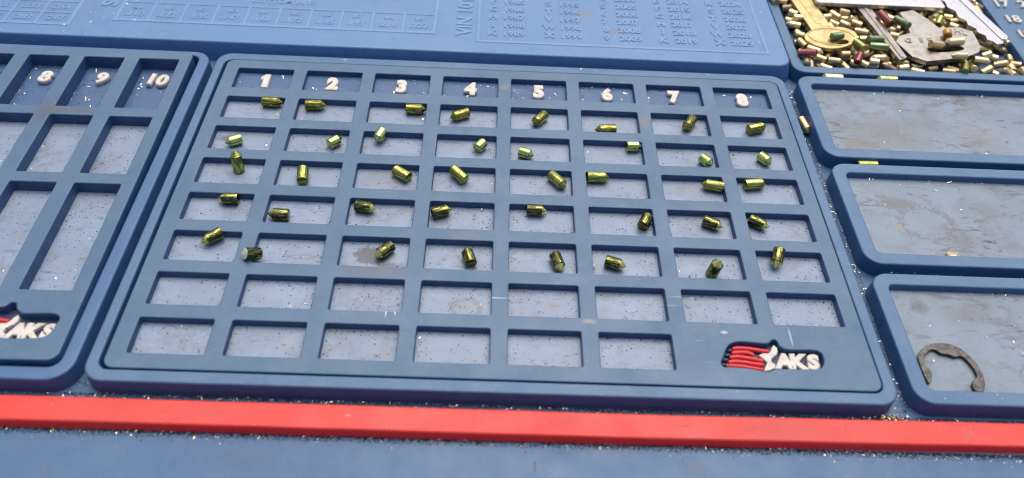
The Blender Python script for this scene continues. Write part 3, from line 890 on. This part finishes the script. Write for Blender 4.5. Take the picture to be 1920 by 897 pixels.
# strays in the gutters between the compartments
def stray(x, y, z, deg, L, mm, label, r=1.4, kind='cone', tilt=0.0):
    o = add('lock_pin', bin_mesh(L, r, kind, 'stray_pin', mm))
    o.location = Vector((x, y, z)) * MM
    o.rotation_euler = (rng.uniform(0, 6), -math.radians(tilt), math.radians(deg))
    return tag(o, label, 'lock pin')
stray(165.9, -12.6, ZB + 1.45, -80, 6.2, M_brass, 'brass pin lying in the gutter beside the upper compartment', kind='cone')
stray(178.6, 8.9, -1.1, 178, 6.6, M_brass2, 'pale brass pin wedged in the gap in front of the bin')
stray(195.6, 9.1, -1.1, 180, 6.6, M_p2, 'pale green pin wedged in the gap in front of the bin')
stray(178.4, -30.5, -1.7, 3, 5.6, M_p3, 'yellow gold pin wedged in the gap between two grey compartments', kind='flat')
stray(168.9, 50.6, 0.9, -70, 4.2, M_brass2, 'pale brass pin beside the far corner of the chart panel', kind='flat')

# ------------------------------------------------------------------ clip and disc in the compartments
CLIP = [(171.05, -101.76), (170.8, -100.18), (170.76, -97.41), (170.79, -95.53), (171.15, -94.09), (172.38, -92.6), (174.49, -91.15), (176.72, -90.57),
        (179.15, -90.62), (181.26, -91.51), (182.68, -93.16), (183.8, -95.5), (184.19, -97.6), (184.08, -99.91), (183.55, -101.75), (182.65, -103.35),
        (180.76, -103.42), (180.48, -102.31), (180.64, -101.18), (181.68, -100.0), (182.59, -99.37), (182.7, -98.35), (182.42, -96.5), (181.74, -95.1),
        (181.14, -94.03), (179.53, -94.57), (178.37, -93.9), (176.45, -93.64), (175.77, -92.7), (174.8, -92.6), (173.11, -94.01), (172.37, -94.99),
        (172.0, -96.66), (172.6, -97.81), (172.92, -99.18), (171.8, -101.28)]
clip = add('retaining_clip', plate_mesh('retaining_clip', offset(ccw(smooth_loop([(x - 177.3, y + 97) for x, y in CLIP], 1)), 0.14), [], -0.75, 0.0, 0.12, M_steel, bottom=True))
clip.location = Vector((177.3, -97.0, -1.1)) * MM
tag(clip, 'dull brown steel retaining clip lying in the front grey compartment', 'clip')
v, f = lathe([(-0.3, 0), (-0.3, 1.2), (-0.2, 1.32), (0.18, 1.32), (0.3, 1.18), (0.3, 1.0), (0.2, 0.95), (0.2, 0)], 24)
disc = add('brass_disc', mesh_from('brass_disc', v, f, M_brass2, 30))
disc.location = Vector((190.3, -63.1, -1.35)) * MM
disc.rotation_euler = (0, math.radians(-66), math.radians(118))
tag(disc, 'tiny round brass disc by the front edge of the middle compartment', 'disc')

# ------------------------------------------------------------------ shavings and grit
class Flakes:
    def __init__(self):
        self.v, self.f = [], []
    def flake(self, x, y, z, L, w, ang, curl, lift):
        c, s = math.cos(ang), math.sin(ang)
        b = len(self.v)
        for k, t in enumerate((-0.5, 0.0, 0.5)):
            zz = z + 0.05 + (curl * (0.25 - t * t) if curl > 0 else -curl * t * t) * L + lift * (t + .5) * L
            ww = w * (1.0 if k == 1 else 0.55)
            off = 0.18 * L * (t * t) * (1 if rng.random() < .5 else -1)
            for d in (-1, 1):
                px, py = t * L, d * ww / 2 + off
                self.v.append((x + px * c - py * s, y + px * s + py * c, zz + (0.04 if d > 0 else 0)))
        self.f += [(b, b + 2, b + 3, b + 1), (b + 2, b + 4, b + 5, b + 3)]
    def grain(self, x, y, z, r):
        b = len(self.v)
        a = rng.uniform(0, 6.28); e = rng.uniform(0.5, 1.0)
        for k in range(4):
            t = a + k * PI / 2
            rr = r * rng.uniform(0.6, 1.2)
            self.v.append((x + rr * math.cos(t), y + rr * e * math.sin(t), z + 0.005))
        self.v.append((x, y, z + r * rng.uniform(0.4, 0.9)))
        self.f += [(b + k, b + (k + 1) % 4, b + 4) for k in range(4)]
    def build(self, name, mm, label):
        o = add(name, mesh_from(name, self.v, self.f, mm))
        return tag(o, label, 'shavings' if 'shav' in name else 'grit', None, 'stuff')
brass_f, silver_f, grit, lint = Flakes(), Flakes(), Flakes(), Flakes()
def shaving(F, x, y, z, big=1.0):
    F.flake(x, y, z, rng.uniform(0.18, 0.7) * big * rng.choice((1, 1, 1, 1.7)), rng.uniform(0.08, 0.26) * big, rng.uniform(0, 6.28), rng.choice((0.25, 0.4, -0.3, 0.1)), rng.choice((0, 0, 0.15, 0.4)))
def edge_pt(x0, y0, x1, y1, bias):
    """random point in a rectangle, drawn towards its edges"""
    while True:
        x, y = rng.uniform(x0, x1), rng.uniform(y0, y1)
        d = min(x - x0, x1 - x, y - y0, y1 - y)
        if rng.random() < math.exp(-d / bias) or rng.random() < 0.16:
            return x, y
# in the cells of the main tray
for c, r in cells:
    x0, y0, x1, y1 = hole(c, r)
    z = -1.75 if r == 0 else -2.0
    B = (x0 + .35, y0 + .35, x1 - .35, y1 - .35)
    ng = rng.randint(110, 210) if r in (4, 5, 6, 7) else rng.randint(50, 110)
    for _ in range(ng if r else 14):
        x, y = edge_pt(*B, 1.1)
        grit.grain(x, y, z, rng.choice((0.07, 0.08, 0.10, 0.13, 0.2)) * rng.uniform(.8, 1.3))
    for _ in range(rng.randint(0, 3)):
        x, y = edge_pt(*B, 2)
        grit.flake(x, y, z, rng.uniform(.5, 1.3), .08, rng.uniform(0, 6.28), 0.1, 0)
    for _ in range(rng.randint(12, 20) if r == 0 else rng.randint(1, 4)):
        x, y = edge_pt(*B, 1.0 if r else 2.0)
        shaving(rng.choice((brass_f, silver_f)), x, y, z, 1.15 if r == 0 else 0.85)
    for _ in range(12):
        x, y = edge_pt(*B, 2.5)
        lint.grain(x, y, z, rng.uniform(0.03, 0.07))
# in the cells of the left tray
def lpt(x, y):
    c, s = math.cos(ROT), math.sin(ROT)
    return -13.3 + (x + 13.3) * c - (y + 50) * s, -50 + (x + 13.3) * s + (y + 50) * c
for x0, y0, x1, y1, r in lcells:
    if x1 < -75: continue
    z = -2.55 if r == 0 else -1.9
    n1, n2 = ((90, 34) if r == 0 else (330 if r == 2 else 190, 9))
    for _ in range(n1):
        x, y = lpt(*edge_pt(x0 + .3, y0 + .3, x1 - .3, y1 - .3, 3.0))
        grit.grain(x, y, z, rng.choice((0.07, 0.09, 0.12, 0.17)) * rng.uniform(.8, 1.3))
    for _ in range(7):
        x, y = lpt(*edge_pt(x0 + .5, y0 + .5, x1 - .5, y1 - .5, 3.0))
        grit.flake(x, y, z, rng.uniform(.6, 1.6), .1, rng.uniform(0, 6.28), 0.1, 0)
    for _ in range(n2):
        x, y = lpt(*edge_pt(x0 + .3, y0 + .3, x1 - .3, y1 - .3, 3.0))
        shaving(rng.choice((brass_f, silver_f)), x, y, z, 1.25 if r == 0 else 0.9)
# gutters of the base: round frames, along the red stripe, between compartments
def gutter(x0, y0, x1, y1, n, z=ZB, big=1.0, dark=0.5):
    for _ in range(n):
        x, y = rng.uniform(x0, x1), rng.uniform(y0, y1)
        u = rng.random()
        if u < dark:
            grit.grain(x, y, z, rng.uniform(0.05, 0.16))
        elif u < dark + (1 - dark) * .75:
            shaving(rng.choice((brass_f, silver_f)), x, y, z, big)
        else:
            lint.grain(x, y, z, rng.uniform(0.04, 0.09))
gutter(-40, -110.4, 200, -108.4, 1500, ZB, 0.8, 0.72)
gutter(-40, -109.6, 200, -108.3, 3200, ZB, 0.8, 0.95)
gutter(-40, -117.9, 215, -116.5, 6500, ZB, 0.75, 0.94)
for _ in range(4200):                                             # packed dirt, its dense dark band also painting the stripe's cast shadow
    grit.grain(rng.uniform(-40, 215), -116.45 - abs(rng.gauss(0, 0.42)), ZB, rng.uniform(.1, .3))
for _ in range(2200):
    grit.grain(rng.uniform(-12, 205), -108.35 - abs(rng.gauss(0, 0.35)), ZB, rng.uniform(.1, .28))
gutter(-40, -119.2, 215, -117.2, 600, ZB, 0.6, 0.6)
gutter(-9.4, -107, -7.2, 6, 1500, ZB, 0.8, 0.8)
gutter(163.0, -107, 167.0, 6, 1500, ZB, 0.8, 0.78)
gutter(165.2, -107, 167.0, 6, 2200, ZB, 0.9, 0.93)
gutter(158, -110.2, 166, -107.6, 160, ZB, 1.1, 0.45)
gutter(167, 8.2, 230, 10.1, 90, ZB, 1.0, 0.5)
gutter(168, -31.8, 230, -29.1, 120, ZB, 0.9, 0.6)
gutter(168, -71.2, 230, -68.2, 150, -2.6, 1.0, 0.5)
for _ in range(45):                                              # heap caught under the frame corner
    x, y = 150 + rng.random() ** 0.6 * 14, -108.0 - rng.random() * 1.1
    shaving(brass_f, x, y, ZB + rng.random() * .5, 0.8)
    for _k in range(8):
        grit.grain(x + rng.uniform(-.5, .5), y + rng.uniform(-.4, .4), ZB + rng.random() * .3, rng.uniform(.08, .2))
# compartment floors
for x0, y0, x1, y1 in ((170.8, -25.3, 240, 4.3), (170.8, -64.5, 225, -35.6), (170.2, -103.8, 210, -74.9)):
    for _ in range(150):
        x, y = edge_pt(x0, y0, x1, y1, 4)
        grit.grain(x, y, -2.0, rng.uniform(0.04, 0.09))
    for _ in range(45):
        x, y = edge_pt(x0, y0, x1, y1, 2)
        shaving(rng.choice((brass_f, silver_f)), x, y, -2.0, 0.8)
    for _ in range(26):
        shaving(rng.choice((brass_f, silver_f)), rng.uniform(x0, x1), y1 - rng.random() * .5, -2.0, 1.0)
# tops: trays, frames, panel, front apron
def dusting(x0, y0, x1, y1, z, n, big=.6, avoid=None):
    for _ in range(n):
        x, y = rng.uniform(x0, x1), rng.uniform(y0, y1)
        if avoid and avoid(x, y):
            continue
        u = rng.random()
        if u < .14:
            shaving(rng.choice((brass_f, brass_f, silver_f)), x, y, z, big)
        elif u < .62:
            lint.grain(x, y, z, rng.uniform(0.03, 0.075))
        else:
            grit.grain(x, y, z, rng.uniform(0.04, 0.08))
def in_hole(x, y):
    for c, r in cells:
        x0, y0, x1, y1 = hole(c, r)
        if x0 - .3 < x < x1 + .3 and y0 - .3 < y < y1 + .3:
            return True
    return 124 < x < 151 and -102 < y < -90
def in_lhole(x, y):
    for x0, y0, x1, y1, r in lcells:
        if x0 - .8 < x < x1 + .8 and y0 - .8 < y < y1 + .8:
            return True
    return x < -15 and y < -88
dusting(-3, -104, 159, 3.6, 0.0, 1000, .45, in_hole)
dusting(-6.3, -107, 162, -105.4, -0.12, 90, .5)
dusting(-4, 4.9, 160, 6.7, -0.12, 70, .9)
dusting(160.6, -104, 162.2, 4, -0.12, 60, .5)
dusting(-60, -103, -14, 4, 1.3, 420, .5, in_lhole)
dusting(-80, 11.8, 165, 52, ZP, 1500, .75)
dusting(-80, 11.8, -20, 40, ZP, 500, .9)
dusting(-40, -135, 215, -117.4, ZB, 420, .45)
dusting(-40, -115.6, 215, -110.6, -2.2, 130, .3)
dusting(167.6, -28.6, 240, -25.7, 0, 60, .5); dusting(167.6, -67.7, 230, -65, 0, 60, .5); dusting(167.4, -106.9, 215, -104.4, 0, 50, .5)
brass_f.build('brass_shavings', M_chip, 'tiny brass shavings scattered over the trays and gutters')
silver_f.build('silver_shavings', M_chip2, 'tiny silvery shavings scattered over the trays and gutters')
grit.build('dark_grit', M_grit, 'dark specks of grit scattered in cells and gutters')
lint.build('pale_dust', M_lint, 'pale specks of dust on the rubber tops')
